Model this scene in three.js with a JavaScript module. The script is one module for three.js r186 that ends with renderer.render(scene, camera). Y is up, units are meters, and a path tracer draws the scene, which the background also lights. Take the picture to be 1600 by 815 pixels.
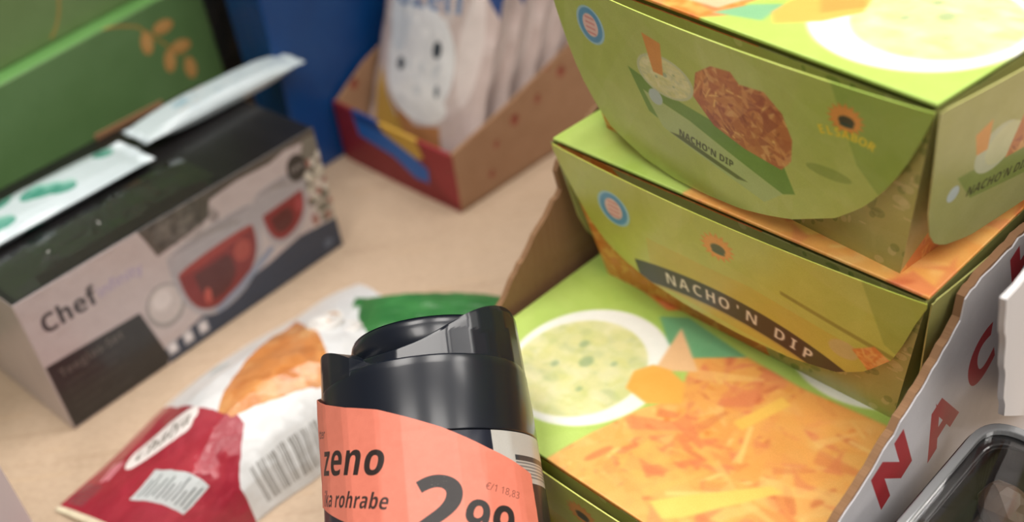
import * as THREE from 'three';
import { RoundedBoxGeometry } from 'three/addons/geometries/RoundedBoxGeometry.js';
import { mergeGeometries, mergeVertices, toCreasedNormals } from 'three/addons/utils/BufferGeometryUtils.js';
import { RectAreaLightUniformsLib } from 'three/addons/lights/RectAreaLightUniformsLib.js';

// ------------------------------------------------------------ camera, light, exposure
const scene = new THREE.Scene();
scene.background = new THREE.Color(0x000000);
const renderer = new THREE.WebGLRenderer();
renderer.toneMapping = THREE.LinearToneMapping;
renderer.toneMappingExposure = 0.5;
renderer.shadowMap.enabled = true;
const camera = new THREE.PerspectiveCamera(27.04, 1600 / 815, 0.01, 30);
camera.position.set(0, 0.42, 0);
camera.up.set(0.1453, 0.7924, -0.5924);
camera.lookAt(0, 0.42 - 0.5988, -0.8009);
camera.focus = 0.42;
camera.userData.fStop = 4.8;

RectAreaLightUniformsLib.init();
const CEIL = 2.1, FLOOR = -0.85, LAMP_POWER = 17;
const LAMPS = [[-0.5, -0.9], [-0.5, 0.8], [0.6, -0.9], [0.6, 0.8], [1.7, -0.9], [1.7, 0.8]];   // ceiling panels, x and z

// ------------------------------------------------------------ helpers
let seed = 7;
const rnd = () => { seed = (seed + 0x6d2b79f5) | 0; let t = Math.imul(seed ^ (seed >>> 15), 1 | seed); t = (t + Math.imul(t ^ (t >>> 7), 61 | t)) ^ t; return ((t ^ (t >>> 14)) >>> 0) / 4294967296; };
const rr = (a, b) => a + (b - a) * rnd();
const R = (d) => d * Math.PI / 180;
function hash(i, j) { let h = Math.imul(i, 374761393) + Math.imul(j, 668265263) | 0; h = Math.imul(h ^ (h >>> 13), 1274126177); return ((h ^ (h >>> 16)) >>> 0) / 4294967296; }
function vnoise(x, y) {
  const i = Math.floor(x), j = Math.floor(y), f = x - i, g = y - j, a = f * f * (3 - 2 * f), b = g * g * (3 - 2 * g);
  return (hash(i, j) * (1 - a) + hash(i + 1, j) * a) * (1 - b) + (hash(i, j + 1) * (1 - a) + hash(i + 1, j + 1) * a) * b;
}
const fbm = (x, y, o = 4) => { let s = 0, w = 0.5; for (let k = 0; k < o; k++) { s += w * vnoise(x, y); x = x * 2.03 + 11.3; y = y * 2.03 + 5.7; w *= 0.5; } return s; };
const ridge = (x, y) => { let s = 0, w = 0.5; for (let k = 0; k < 3; k++) { s += w * (1 - Math.abs(2 * vnoise(x, y) - 1)); x = x * 2.1 + 3.1; y = y * 2.1 + 8.2; w *= 0.5; } return s; };
const taken = {};
function numbered(name) { const n = taken[name] = (taken[name] ?? -1) + 1; return n ? name + '_' + String(n).padStart(3, '0') : name; }
function tag(o, label, category, group) { o.userData.label = label; o.userData.category = category; if (group) o.userData.group = group; return o; }
function thing(name, label, category, pos = [0, 0, 0], turn = 0, group) {
  const g = new THREE.Group(); g.name = numbered(name); g.position.set(...pos); g.rotation.y = turn; scene.add(g);
  return tag(g, label, category, group);
}
function part(parent, name, geometry, material) {
  const m = new THREE.Mesh(geometry, material); m.name = name; m.castShadow = m.receiveShadow = true; parent.add(m); return m;
}
function struct(name, geometry, material) { const m = part(scene, name, geometry, material); m.userData.kind = 'structure'; return m; }
function boxAt(x0, x1, y0, y1, z0, z1) { const g = new THREE.BoxGeometry(x1 - x0, y1 - y0, z1 - z0); g.translate((x0 + x1) / 2, (y0 + y1) / 2, (z0 + z1) / 2); return g; }
function canvas(w, h, draw) {
  const c = document.createElement('canvas'); c.width = w; c.height = h; const x = c.getContext('2d'); draw(x, w, h);
  const t = new THREE.CanvasTexture(c); t.colorSpace = THREE.SRGBColorSpace; t.anisotropy = 4; return t;
}
function grain(x, w, h, amount, cell = 1) {            // fine print and paper grain
  const d = x.getImageData(0, 0, w, h), a = d.data;
  for (let j = 0; j < h; j++) for (let i = 0; i < w; i++) {
    const k = 4 * (j * w + i), n = (hash((i / cell) | 0, (j / cell) | 0) - 0.5) * amount + (fbm(i / 40, j / 40, 3) - 0.45) * amount;
    for (let c = 0; c < 3; c++) a[k + c] = Math.max(0, Math.min(255, a[k + c] + n));
  }
  x.putImageData(d, 0, 0);
}
function bumpTex(n, fn) {
  const d = new Uint8Array(n * n * 4);
  for (let j = 0; j < n; j++) for (let i = 0; i < n; i++) { const v = Math.max(0, Math.min(255, 255 * fn(i / n, j / n))); const k = 4 * (j * n + i); d[k] = d[k + 1] = d[k + 2] = v; d[k + 3] = 255; }
  const t = new THREE.DataTexture(d, n, n); t.magFilter = THREE.LinearFilter; t.minFilter = THREE.LinearMipmapLinearFilter; t.generateMipmaps = true; t.wrapS = t.wrapT = THREE.RepeatWrapping; t.needsUpdate = true; return t;
}
const crumple = bumpTex(256, (u, v) => ridge(u * 7, v * 7));
const mat = (o) => new THREE.MeshPhysicalMaterial({ roughness: 0.6, side: THREE.DoubleSide, ...o });
// poly(): a path of fractional points on a canvas, v up
function poly(x, w, h, pts, fill) { x.beginPath(); pts.forEach(([u, v], i) => (i ? x.lineTo(u * w, (1 - v) * h) : x.moveTo(u * w, (1 - v) * h))); x.closePath(); x.fillStyle = fill; x.fill(); }
function ell(x, w, h, u, v, ru, rv, fill, rot = 0) { x.beginPath(); x.ellipse(u * w, (1 - v) * h, ru * w, rv * h, rot, 0, 7); x.fillStyle = fill; x.fill(); }
function words(x, w, h, s, u, v, size, fill, o = {}) {
  x.save(); x.translate(u * w, (1 - v) * h); x.rotate(-(o.rot || 0)); x.scale(o.sx || 1, 1); if (o.skew) x.transform(1, 0, o.skew, 1, 0, 0);
  x.font = (o.style || 'bold') + ' ' + size + 'px ' + (o.font || 'sans-serif'); x.textAlign = o.align || 'center'; x.textBaseline = 'middle'; x.fillStyle = fill; x.fillText(s, 0, 0); x.restore();
}
// sheet(): a thin solid from a surface function of (u, v) in 0..1
function sheet(fn, nu, nv, t, uvOf) {
  const P = [], N = [], UV = [], I = [], V = (a) => new THREE.Vector3(...a), e = 1e-3;
  const put = (p, uv) => { P.push(p.x, p.y, p.z); UV.push(uv[0], uv[1]); };
  for (const s of [1, 0]) for (let j = 0; j <= nv; j++) for (let i = 0; i <= nu; i++) {
    const u = i / nu, v = j / nv, p = V(fn(u, v));
    const du = V(fn(Math.min(1, u + e), v)).sub(V(fn(Math.max(0, u - e), v))), dv = V(fn(u, Math.min(1, v + e))).sub(V(fn(u, Math.max(0, v - e))));
    const n = du.cross(dv).normalize();
    put(p.addScaledVector(n, s ? 0 : -t), uvOf ? uvOf(u, v) : [u, v]);
  }
  const row = nu + 1, K = row * (nv + 1);
  for (let j = 0; j < nv; j++) for (let i = 0; i < nu; i++) {
    const a = j * row + i, b = a + 1, c = a + row, d = c + 1;
    I.push(a, b, d, a, d, c, K + a, K + d, K + b, K + a, K + c, K + d);
  }
  const edge = (a, b) => I.push(a, K + a, K + b, a, K + b, b);
  for (let i = 0; i < nu; i++) { edge(i, i + 1); edge(nv * row + i + 1, nv * row + i); }
  for (let j = 0; j < nv; j++) { edge((j + 1) * row, j * row); edge(j * row + nu, (j + 1) * row + nu); }
  const g = new THREE.BufferGeometry(); g.setAttribute('position', new THREE.Float32BufferAttribute(P, 3)); g.setAttribute('uv', new THREE.Float32BufferAttribute(UV, 2)); g.setIndex(I);
  return toCreasedNormals(g, 0.7);
}
// printBox(): a rounded box, origin at the base centre, each face mapped to its own rectangle [u0, v0, u1, v1] of one print
function printBox(w, h, d, r, rects) {
  const g0 = new RoundedBoxGeometry(w, h, d, 2, r), g = g0.index ? g0.toNonIndexed() : g0, p = g.attributes.position, uv = g.attributes.uv;
  for (let i = 0; i < p.count; i += 3) {
    const A = [0, 1, 2].map((k) => new THREE.Vector3().fromBufferAttribute(p, i + k));
    const n = A[1].clone().sub(A[0]).cross(A[2].clone().sub(A[0])), ax = [Math.abs(n.x), Math.abs(n.y), Math.abs(n.z)], m = ax.indexOf(Math.max(...ax));
    const f = m === 0 ? (n.x > 0 ? 'right' : 'left') : m === 1 ? (n.y > 0 ? 'top' : 'bottom') : (n.z > 0 ? 'front' : 'back'), q = rects[f] || rects.rest;
    A.forEach((a, k) => {
      let s, t;
      if (m === 0) { s = 0.5 - Math.sign(n.x) * a.z / d; t = a.y / h + 0.5; } else if (m === 1) { s = a.x / w + 0.5; t = 0.5 - a.z / d; } else { s = 0.5 + Math.sign(n.z) * a.x / w; t = a.y / h + 0.5; }
      uv.setXY(i + k, q[0] + (q[2] - q[0]) * s, q[1] + (q[3] - q[1]) * t);
    });
  }
  g.translate(0, h / 2, 0); return g;
}
// pouch(): a sealed film bag lying flat, length on x, width on z, thickness on y, with crimped ends
function pouch(L, Wd, T, o = {}) {
  const nu = o.nu || 40, nv = o.nv || 22, P = [], UV = [], I = [], seal = o.seal ?? 0.05, wr = o.wrinkle ?? 0.25, so = o.seed || 0;
  for (const s of [1, -1]) for (let j = 0; j <= nv; j++) for (let i = 0; i <= nu; i++) {
    const u = i / nu, v = j / nv, e = Math.max(0, Math.min(1, (Math.min(u, 1 - u) - seal) / (0.5 - seal))), q = Math.pow(1 - Math.pow(1 - e, 3), 0.7), w = Math.pow(1 - Math.pow(Math.abs(2 * v - 1), o.sq || 3), 0.6);
    const k = (ridge(u * 6 + so, v * 4 + s * 3 + so) - 0.45) * wr, edge = (j === 0 || j === nv) && !o.straight ? 1 : 0;
    const y = s * (T / 2) * q * w * (1 + k) + (e === 0 ? 0.0012 * Math.sin(v * 60) : 0) + (o.bend || 0) * Math.pow(2 * u - 1, 2);
    const zig = (i === 0 || i === nu) ? (j % 2 ? 0.0016 : 0) : 0, pin = 1 - 0.05 * (1 - q) * 0 - (o.pinch || 0) * q;
    P.push((u - 0.5) * L + (u > 0.5 ? -zig : zig), y + (e === 0 ? s * 0.0003 : 0), (v - 0.5) * Wd * pin * (1 + edge * 0.01 * Math.sin(u * 40 + so)));
    UV.push(u, s > 0 ? 1 - v : v);
  }
  const row = nu + 1, K = row * (nv + 1);
  for (let j = 0; j < nv; j++) for (let i = 0; i < nu; i++) { const a = j * row + i, b = a + 1, c = a + row, d = c + 1; I.push(a, c, d, a, d, b, K + a, K + d, K + c, K + a, K + b, K + d); }
  const edge = (a, b) => I.push(a, b, K + b, a, K + b, K + a);
  for (let i = 0; i < nu; i++) { edge(i, i + 1); edge(nv * row + i + 1, nv * row + i); }
  for (let j = 0; j < nv; j++) { edge((j + 1) * row, j * row); edge(j * row + nu, (j + 1) * row + nu); }
  const g = new THREE.BufferGeometry(); g.setAttribute('position', new THREE.Float32BufferAttribute(P, 3)); g.setAttribute('uv', new THREE.Float32BufferAttribute(UV, 2)); g.setIndex(I);
  return toCreasedNormals(g, 0.9);
}

// ------------------------------------------------------------ the shop around the shelf
const plaster = mat({ color: 0xa8a49e, roughness: 0.9 });
struct('floor', boxAt(-3.2, 3.2, FLOOR - 0.1, FLOOR, -2.4, 3.0), mat({ color: 0x9a9690, roughness: 0.5 }));
struct('ceiling', boxAt(-3.2, 3.2, CEIL, CEIL + 0.1, -2.4, 3.0), plaster);
struct('wall_back', boxAt(-3.2, 3.2, FLOOR, CEIL, -2.5, -2.4), plaster);
struct('wall_front', boxAt(-3.2, 3.2, FLOOR, CEIL, 3.0, 3.1), plaster);
struct('wall_left', boxAt(-3.3, -3.2, FLOOR, CEIL, -2.5, 3.1), plaster);
struct('wall_right', boxAt(3.2, 3.3, FLOOR, CEIL, -2.5, 3.1), plaster);
LAMPS.forEach(([x, z], i) => {
  const g = thing('ceiling_light', ['left rear', 'left front', 'middle rear', 'middle front', 'right rear', 'right front'][i] + ' flat white ceiling light panel', 'light', [x, CEIL - 0.05, z], 0, 'ceiling light panels');
  part(g, 'housing', boxAt(-0.32, 0.32, 0.012, 0.05, -0.62, 0.62), plaster);
  part(g, 'diffuser', boxAt(-0.3, 0.3, 0, 0.014, -0.6, 0.6), new THREE.MeshStandardMaterial({ color: 0xffffff, emissive: 0xfffaf4, emissiveIntensity: 2.5 }));
  const l = new THREE.RectAreaLight(0xfffaf4, LAMP_POWER, 0.6, 1.2); l.position.set(0, -0.006, 0); l.rotation.x = -Math.PI / 2; l.castShadow = true; g.add(l);
});
// shelf
const boardMap = canvas(1024, 1024, (x, w, h) => {
  x.fillStyle = '#b9a28a'; x.fillRect(0, 0, w, h);
  for (let i = 0; i < 2600; i++) { x.fillStyle = ['rgba(216,190,160,.25)', 'rgba(150,122,96,.22)', 'rgba(190,160,128,.3)'][i % 3]; x.fillRect(rr(0, w), rr(0, h), rr(2, 26), rr(1, 2.5)); }
  grain(x, w, h, 14);
});
{
  const s = thing('shelf_unit', 'shelf unit with the beige board that all the goods stand on', 'shelf');
  part(s, 'board', boxAt(-1.1, 1.1, -0.03, 0, -1.2, -0.11), mat({ map: boardMap, roughness: 0.55 }));
  part(s, 'front_rail', boxAt(-1.1, 1.1, -0.045, -0.002, -0.109, -0.1), mat({ color: 0xcfcfcf, roughness: 0.4, metalness: 0.5 }));
  for (const x of [-1.05, 1.05]) for (const z of [-1.15, -0.16]) part(s, 'leg', boxAt(x - 0.02, x + 0.02, FLOOR, -0.03, z - 0.02, z + 0.02), mat({ color: 0x777777, roughness: 0.4 }));
  part(s, 'back_panel', boxAt(-1.1, 1.1, 0, 0.75, -1.22, -1.2), mat({ color: 0x222326, roughness: 0.7 }));
  part(s, 'added_shade_board', boxAt(-1.1, 1.1, 0.56, 0.585, -1.2, -0.72), mat({ map: boardMap, roughness: 0.55 }));  // unseen board above, added to shade the goods at the back
  part(s, 'front_rail', boxAt(-1.1, 1.1, 0.55, 0.59, -0.7195, -0.712), mat({ color: 0xcfcfcf, roughness: 0.4, metalness: 0.5 }));  // rail of the added shading board
  for (const x of [-1, 1]) part(s, 'shade_board_bracket', boxAt(x - 0.01, x + 0.01, 0.5, 0.5595, -1.199, -0.8), mat({ color: 0x777777, roughness: 0.4 }));  // hold up the added shading board, out of view
}

// ------------------------------------------------------------ nacho boxes
const NW = 0.1868, ND = 0.19, NH = 0.0815, NT = 0.0145;
function chips(x, w, h, pts, n, size, dark = 0) {       // the printed picture of a heap of corn chips, inside an outline
  x.save(); x.beginPath(); pts.forEach(([u, v], i) => (i ? x.lineTo(u * w, (1 - v) * h) : x.moveTo(u * w, (1 - v) * h))); x.closePath(); x.clip();
  const us = pts.map((p) => p[0]), vs = pts.map((p) => p[1]), u0 = Math.min(...us), u1 = Math.max(...us), v0 = Math.min(...vs), v1 = Math.max(...vs);
  x.fillStyle = dark ? '#c47a42' : '#e0863c'; x.fillRect(0, 0, w, h);
  const C = dark === 1 ? ['#d08a4a', '#c27640', '#dc9c5c', '#b8683a', '#e2ac6c', '#a85a36'] : ['#eeaa58', '#eca256', '#f0b462', '#e6935a', '#f2be70', '#e58a58', '#eca656', '#f0ae5c', '#efb060'];
  for (let i = 0; i < n; i++) {
    size *= 1; const cx = rr(u0, u1) * w, cy = (1 - rr(v0, v1)) * h, a = rr(0, 6.3), s = size * rr(0.6, 1.4) * w, q = rr(0.25, 0.8);
    x.beginPath(); x.moveTo(cx + Math.cos(a) * s, cy + Math.sin(a) * s); x.quadraticCurveTo(cx, cy + s * 0.2, cx + Math.cos(a + 2.4) * s * q, cy + Math.sin(a + 2.4) * s * q); x.lineTo(cx + Math.cos(a + 3.6) * s, cy + Math.sin(a + 3.6) * s * 0.7); x.closePath();
    x.fillStyle = C[(rnd() * C.length) | 0]; x.globalAlpha = rr(0.55, 0.95); x.fill();
    if (i % 7 === 0) { x.globalAlpha = 0.5; x.fillStyle = dark ? '#8c4628' : '#c8603c'; x.beginPath(); x.ellipse(cx, cy, s * 0.35, s * 0.09, a, 0, 7); x.fill(); }
    if (i % 9 === 0) { x.globalAlpha = 0.8; x.strokeStyle = '#f9d07c'; x.lineWidth = s * 0.1; x.beginPath(); x.moveTo(cx, cy); x.lineTo(cx + Math.cos(a) * s, cy + Math.sin(a) * s); x.stroke(); }
  }
  x.restore();
}
function dip(x, w, h, u, v, ru, rv, plate = '#f7f8ee') {  // a white bowl of pale green dip
  ell(x, w, h, u, v, ru, rv, plate); ell(x, w, h, u, v, ru * 0.9, rv * 0.9, '#dfe0a6');
  x.save(); x.beginPath(); x.ellipse(u * w, (1 - v) * h, ru * 0.9 * w, rv * 0.9 * h, 0, 0, 7); x.clip();
  for (let i = 0; i < 260; i++) ell(x, w, h, u + rr(-ru, ru), v + rr(-rv, rv), rr(0.01, 0.11) * ru * 2, rr(0.01, 0.07) * rv * 2, ['rgba(240,236,190,.5)', 'rgba(216,216,138,.45)', 'rgba(206,212,130,.3)', 'rgba(232,228,164,.5)', 'rgba(140,164,116,.12)'][i % 5]);
  for (const [a, b, s] of [[0.02, 0.12, 0.09], [-0.25, 0.35, 0.06], [-0.3, -0.15, 0.05], [0.3, -0.3, 0.04], [0.35, 0.3, 0.04]]) ell(x, w, h, u + a * ru, v + b * rv, s * ru, s * rv * 1.2, 'rgba(124,158,122,.5)');
  x.restore();
}
const GREEN = '#9cb63c', LEAF = '#8fbf4a';
function soften(x, w, h, r) { const c = document.createElement('canvas'); c.width = w; c.height = h; const y = c.getContext('2d'); y.filter = 'blur(' + r + 'px)'; y.drawImage(x.canvas, 0, 0); x.drawImage(c, 0, 0); }   // the soft dots of cheap offset print
function greenPrint(x, w, h, a, b) {                   // printed leaf greens in loose brushy patches
  x.fillStyle = a; x.fillRect(0, 0, w, h);
  for (let i = 0; i < 70; i++) { x.globalAlpha = 0.12; ell(x, w, h, rr(-0.1, 1.1), rr(-0.1, 1.1), rr(0.06, 0.3), rr(0.05, 0.22), b[i % b.length], rr(0, 3)); }
  x.globalAlpha = 1;
}
const lidB = canvas(1024, 1024, (x, w, h) => {
  greenPrint(x, w, h, '#b2ce62', ['#c2da7a', '#9cc456', '#cfe08a']);
  poly(x, w, h, [[0.3, 0.52], [0.36, 0.56], [0.62, 0.52], [0.6, 0.42], [0.45, 0.4]], '#6fae7c');
  chips(x, w, h, [[0.405, -0.01], [0.435, 0.12], [0.475, 0.25], [0.52, 0.32], [0.46, 0.45], [0.56, 0.53], [0.72, 0.52], [1.01, 0.54], [1.01, -0.01]], 520, 0.085); for (let i = 0; i < 34; i++) { const u = rr(0.48, 0.9), v = rr(0.02, 0.4), a = rr(-0.5, 1.5), l = rr(0.07, 0.16), t = rr(0.02, 0.05); x.globalAlpha = 0.6; poly(x, w, h, [[u, v], [u + Math.cos(a) * l, v + Math.sin(a) * l], [u + Math.cos(a) * l - Math.sin(a) * t * 0.3, v + Math.sin(a) * l + Math.cos(a) * t * 0.3], [u - Math.sin(a) * t, v + Math.cos(a) * t]], ['#f6c674', '#e0864e', '#f2b860', '#df7c50', '#f0aa58'][i % 5]); } x.globalAlpha = 1;
  poly(x, w, h, [[0.66, 0.05], [0.70, 0.10], [0.83, 0.24], [0.86, 0.24], [0.74, 0.06], [0.71, 0.03]], '#f6ca66');
  poly(x, w, h, [[0.66, 0.34], [0.69, 0.33], [0.73, 0.46], [0.70, 0.47]], '#f4c25c');
  ell(x, w, h, 0.275, 0.28, 0.195, 0.21, '#f6f8ee'); dip(x, w, h, 0.262, 0.262, 0.178, 0.192);
  poly(x, w, h, [[0.415, 0.36], [0.37, 0.52], [0.5, 0.42]], '#f0c491');
  poly(x, w, h, [[0.378, 0.33], [0.40, 0.375], [0.445, 0.385], [0.5, 0.37], [0.535, 0.315], [0.47, 0.265], [0.40, 0.275]], '#f2b352');
  ell(x, w, h, 0.78, 0.65, 0.16, 0.115, '#f4f6ea'); ell(x, w, h, 0.78, 0.67, 0.145, 0.1, '#dfe09a');
  chips(x, w, h, [[0.1, 0.6], [0.3, 0.55], [0.5, 0.7], [0.4, 1], [0, 1]], 120, 0.05);
  soften(x, w, h, 3.5); grain(x, w, h, 10);
});
const lidA = canvas(1024, 1024, (x, w, h) => {
  greenPrint(x, w, h, '#b2ce62', ['#c2da7a', '#9cc456', '#cfe08a']);
  chips(x, w, h, [[-0.01, -0.01], [0.46, -0.01], [0.52, 0.05], [0.5, 0.1], [0.55, 0.3], [0.5, 1.01], [-0.01, 1.01]], 500, 0.05);
  poly(x, w, h, [[0.2, 0.03], [0.47, 0.05], [0.49, 0.12], [0.3, 0.2]], '#f3bd96');
  poly(x, w, h, [[0.475, 0.03], [0.575, 0.06], [0.56, 0.14], [0.51, 0.1]], '#86bd8c');
  ell(x, w, h, 0.8, 0.225, 0.2, 0.19, '#f6f8ee'); dip(x, w, h, 0.825, 0.25, 0.172, 0.172, '#f6f8ee');
  poly(x, w, h, [[0.565, 0.10], [0.60, 0.065], [0.665, 0.125], [0.70, 0.2], [0.66, 0.3], [0.56, 0.2]], '#f5b65a');
  poly(x, w, h, [[0.60, 0.2], [0.64, 0.15], [0.69, 0.22], [0.65, 0.28]], '#f0a050');
  soften(x, w, h, 4); grain(x, w, h, 8);
});
function sun(x, w, h, u, v, s, txt, flip = 1) {            // orange sun face with dark hat over arched yellow lettering
  const asp = w / h;
  for (let k = 0; k < 16; k++) { const a = k / 16 * 6.283; poly(x, w, h, [[u + Math.cos(a) * s * 1.35, v + Math.sin(a) * s * 1.35 * asp * 0.85], [u + Math.cos(a + 0.3) * s * 0.8, v + Math.sin(a + 0.3) * s * asp * 0.7], [u + Math.cos(a - 0.3) * s * 0.8, v + Math.sin(a - 0.3) * s * asp * 0.7]], '#e39440'); }
  ell(x, w, h, u, v, s, s * asp * 0.8, '#e8a04c'); ell(x, w, h, u + s * 0.05, v - s * asp * 0.12, s * 0.55, s * asp * 0.36, '#4a4a32'); ell(x, w, h, u + s * 0.05, v - s * asp * 0.42, s * 0.5, s * asp * 0.12, '#33503c');
  if (txt) [...txt].forEach((c, i) => { const q = (i - (txt.length - 1) / 2) / txt.length; words(x, w, h, c, u + q * s * 4.0, v - s * asp * (1.1 + q * q * 1.1), s * w * 0.86, '#f4da3c', { rot: -q * 0.9 }); });
}
function badge(x, w, h, u, v, s) { const k = w / h; ell(x, w, h, u, v, s * 1.2, s * k * 1.12, '#a9d2de'); ell(x, w, h, u, v, s, s * k, '#5fa3cc'); ell(x, w, h, u, v, s * 0.66, s * k * 0.68, '#f2cdc4'); for (let i = 0; i < 4; i++) { x.fillStyle = '#e0968e'; x.fillRect((u - s * 0.4) * w, (1 - v) * h + (i - 1.6) * s * w * 0.3, s * 0.8 * w, s * w * 0.1); } }
const PW = 1200, PH = 524;
const panelA = canvas(PW, PH, (x, w, h) => {
  greenPrint(x, w, h, '#b8c95e', ['#cad688', '#a6bc4a', '#c0cd6c', '#d4da9e']);
  poly(x, w, h, [[0.8, 1.02], [1.01, 1.02], [1.01, 0.5], [0.93, 0.42], [0.86, 0.6]], 'rgba(104,146,50,.35)');
  badge(x, w, h, 0.154, 0.76, 0.042);
  poly(x, w, h, [[0.27, 0.62], [0.32, 0.4], [0.62, 0.2], [0.72, 0.3], [0.69, 0.47], [0.42, 0.55]], '#6f9a35'); poly(x, w, h, [[0.31, 0.52], [0.36, 0.34], [0.64, 0.17], [0.69, 0.27], [0.45, 0.46]], '#b3c87e');
  words(x, w, h, "NACHO'N DIP", 0.487, 0.335, 30, '#39401c', { rot: -0.13, sx: 0.95, style: 'bold' }); poly(x, w, h, [[0.38, 0.33], [0.42, 0.34], [0.6, 0.245], [0.57, 0.235]], '#5a6a2a');
  chips(x, w, h, [[0.47, 0.62], [0.485, 0.76], [0.53, 0.83], [0.58, 0.84], [0.6, 0.79], [0.66, 0.8], [0.70, 0.72], [0.72, 0.6], [0.715, 0.48], [0.69, 0.41], [0.6, 0.44], [0.52, 0.5]], 220, 0.03, 1);
  dip(x, w, h, 0.388, 0.655, 0.085, 0.115, '#c9d2a2'); poly(x, w, h, [[0.335, 0.86], [0.39, 0.84], [0.385, 0.66], [0.355, 0.66]], '#e29a46');
  ell(x, w, h, 0.35, 0.51, 0.022, 0.045, '#bcd0c8');
  sun(x, w, h, 0.838, 0.81, 0.03, 'ELSABOR');
  ell(x, w, h, 0.8, 0.5, 0.05, 0.03, 'rgba(110,135,52,.4)');
  soften(x, w, h, 1.5); grain(x, w, h, 12);
});
const panelB = canvas(PW, PH, (x, w, h) => {
  greenPrint(x, w, h, '#c0c454', ['#d0ce7a', '#acbc46', '#c8c85c', '#dcd496']);
  poly(x, w, h, [[0.86, 1.02], [1.01, 1.02], [1.01, 0.5], [0.92, 0.62]], 'rgba(112,138,46,.35)');
  poly(x, w, h, [[0.3, 0.62], [0.6, 0.62], [0.9, 0.5], [0.9, 0.2], [0.3, 0.3]], 'rgba(203,176,66,.55)');
  badge(x, w, h, 0.2, 0.715, 0.045); sun(x, w, h, 0.52, 0.80, 0.036, '');
  x.strokeStyle = '#1e1a14'; x.lineWidth = 76; x.beginPath(); x.moveTo(0.255 * w, (1 - 0.33) * h); x.quadraticCurveTo(0.58 * w, (1 - 0.52) * h, 0.83 * w, (1 - 0.24) * h); x.stroke();
  x.strokeStyle = '#b6a352'; x.lineWidth = 8; x.beginPath(); x.moveTo(0.255 * w, (1 - 0.245) * h); x.quadraticCurveTo(0.58 * w, (1 - 0.44) * h, 0.83 * w, (1 - 0.16) * h); x.stroke();
  const T = "NACHO'N DIP"; [...T].forEach((c, i) => { const q = i / (T.length - 1), t = 0.17 + 0.66 * q, u = (1 - t) * (1 - t) * 0.255 + 2 * t * (1 - t) * 0.58 + t * t * 0.83, v = (1 - t) * (1 - t) * 0.33 + 2 * t * (1 - t) * 0.52 + t * t * 0.24; words(x, w, h, c, u, v, 58, '#e9e2d4', { rot: 0.14 - 0.42 * t }); });
  poly(x, w, h, [[0.68, 0.69], [0.95, 0.56], [0.95, 0.53], [0.68, 0.665]], 'rgba(120,112,36,.6)');
  ell(x, w, h, 0.83, 0.47, 0.035, 0.06, '#c9b878'); chips(x, w, h, [[0.85, 0.5], [0.9, 0.58], [0.95, 0.5], [0.96, 0.35], [0.9, 0.36]], 60, 0.02, 0);
  soften(x, w, h, 2); grain(x, w, h, 12);
});
const panelS = canvas(PW, PH, (x, w, h) => {
  greenPrint(x, w, h, '#b0b06a', ['#bcbb82', '#a0a456', '#b6b274']);
  poly(x, w, h, [[0.1, 0.55], [0.16, 0.38], [0.6, 0.22], [0.62, 0.5]], '#8d9c50'); ell(x, w, h, 0.2, 0.6, 0.06, 0.12, '#c6caa6'); ell(x, w, h, 0.22, 0.6, 0.05, 0.1, '#cfd0a0');
  chips(x, w, h, [[0.24, 0.5], [0.26, 0.72], [0.4, 0.8], [0.6, 0.72], [0.6, 0.45]], 100, 0.03, 1); poly(x, w, h, [[0.12, 0.74], [0.16, 0.78], [0.17, 0.62], [0.14, 0.62]], '#dd9c50');
  words(x, w, h, "NACHO'N DIP", 0.24, 0.4, 36, '#4a4a2c', { rot: -0.12 }); ell(x, w, h, 0.1, 0.47, 0.016, 0.04, '#c4d0cc');
  grain(x, w, h, 12);
});
const trayPrint = canvas(1024, 512, (x, w, h) => {
  greenPrint(x, w, h, '#b3b56a', ['#c4c284', '#9aa350', '#b8b56e', '#d2cc96']);
  for (let i = 0; i < 120; i++) ell(x, w, h, rr(0.5, 1), rr(0, 1), rr(0.003, 0.02), rr(0.005, 0.03), ['rgba(110,130,60,.5)', 'rgba(216,208,150,.6)'][i % 2]);
  chips(x, w, h, [[-0.01, -0.01], [-0.01, 1.01], [0.18, 1.01], [0.45, 0.3], [0.6, 0.06], [0.62, -0.01]], 320, 0.035);
  grain(x, w, h, 12);
});
const sidePrint = canvas(1024, 512, (x, w, h) => { greenPrint(x, w, h, '#b0b06a', ['#bcbb82', '#a0a456']); chips(x, w, h, [[-0.01, -0.01], [0.1, 0.25], [0.4, 0.45], [1.01, 0.6], [1.01, -0.01]], 320, 0.035); grain(x, w, h, 12); });
const gloss = { roughness: 0.34, clearcoat: 0.25, clearcoatRoughness: 0.25 };
const M = {
  lidA: mat({ map: lidA, ...gloss }), lidB: mat({ map: lidB, ...gloss }), panelA: mat({ map: panelA, ...gloss }), panelB: mat({ map: panelB, ...gloss }), panelS: mat({ map: panelS, ...gloss }),
  tray: mat({ map: trayPrint, ...gloss }), side: mat({ map: sidePrint, ...gloss }), edge: mat({ color: 0xcfc07a, roughness: 0.5 }),
};
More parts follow.
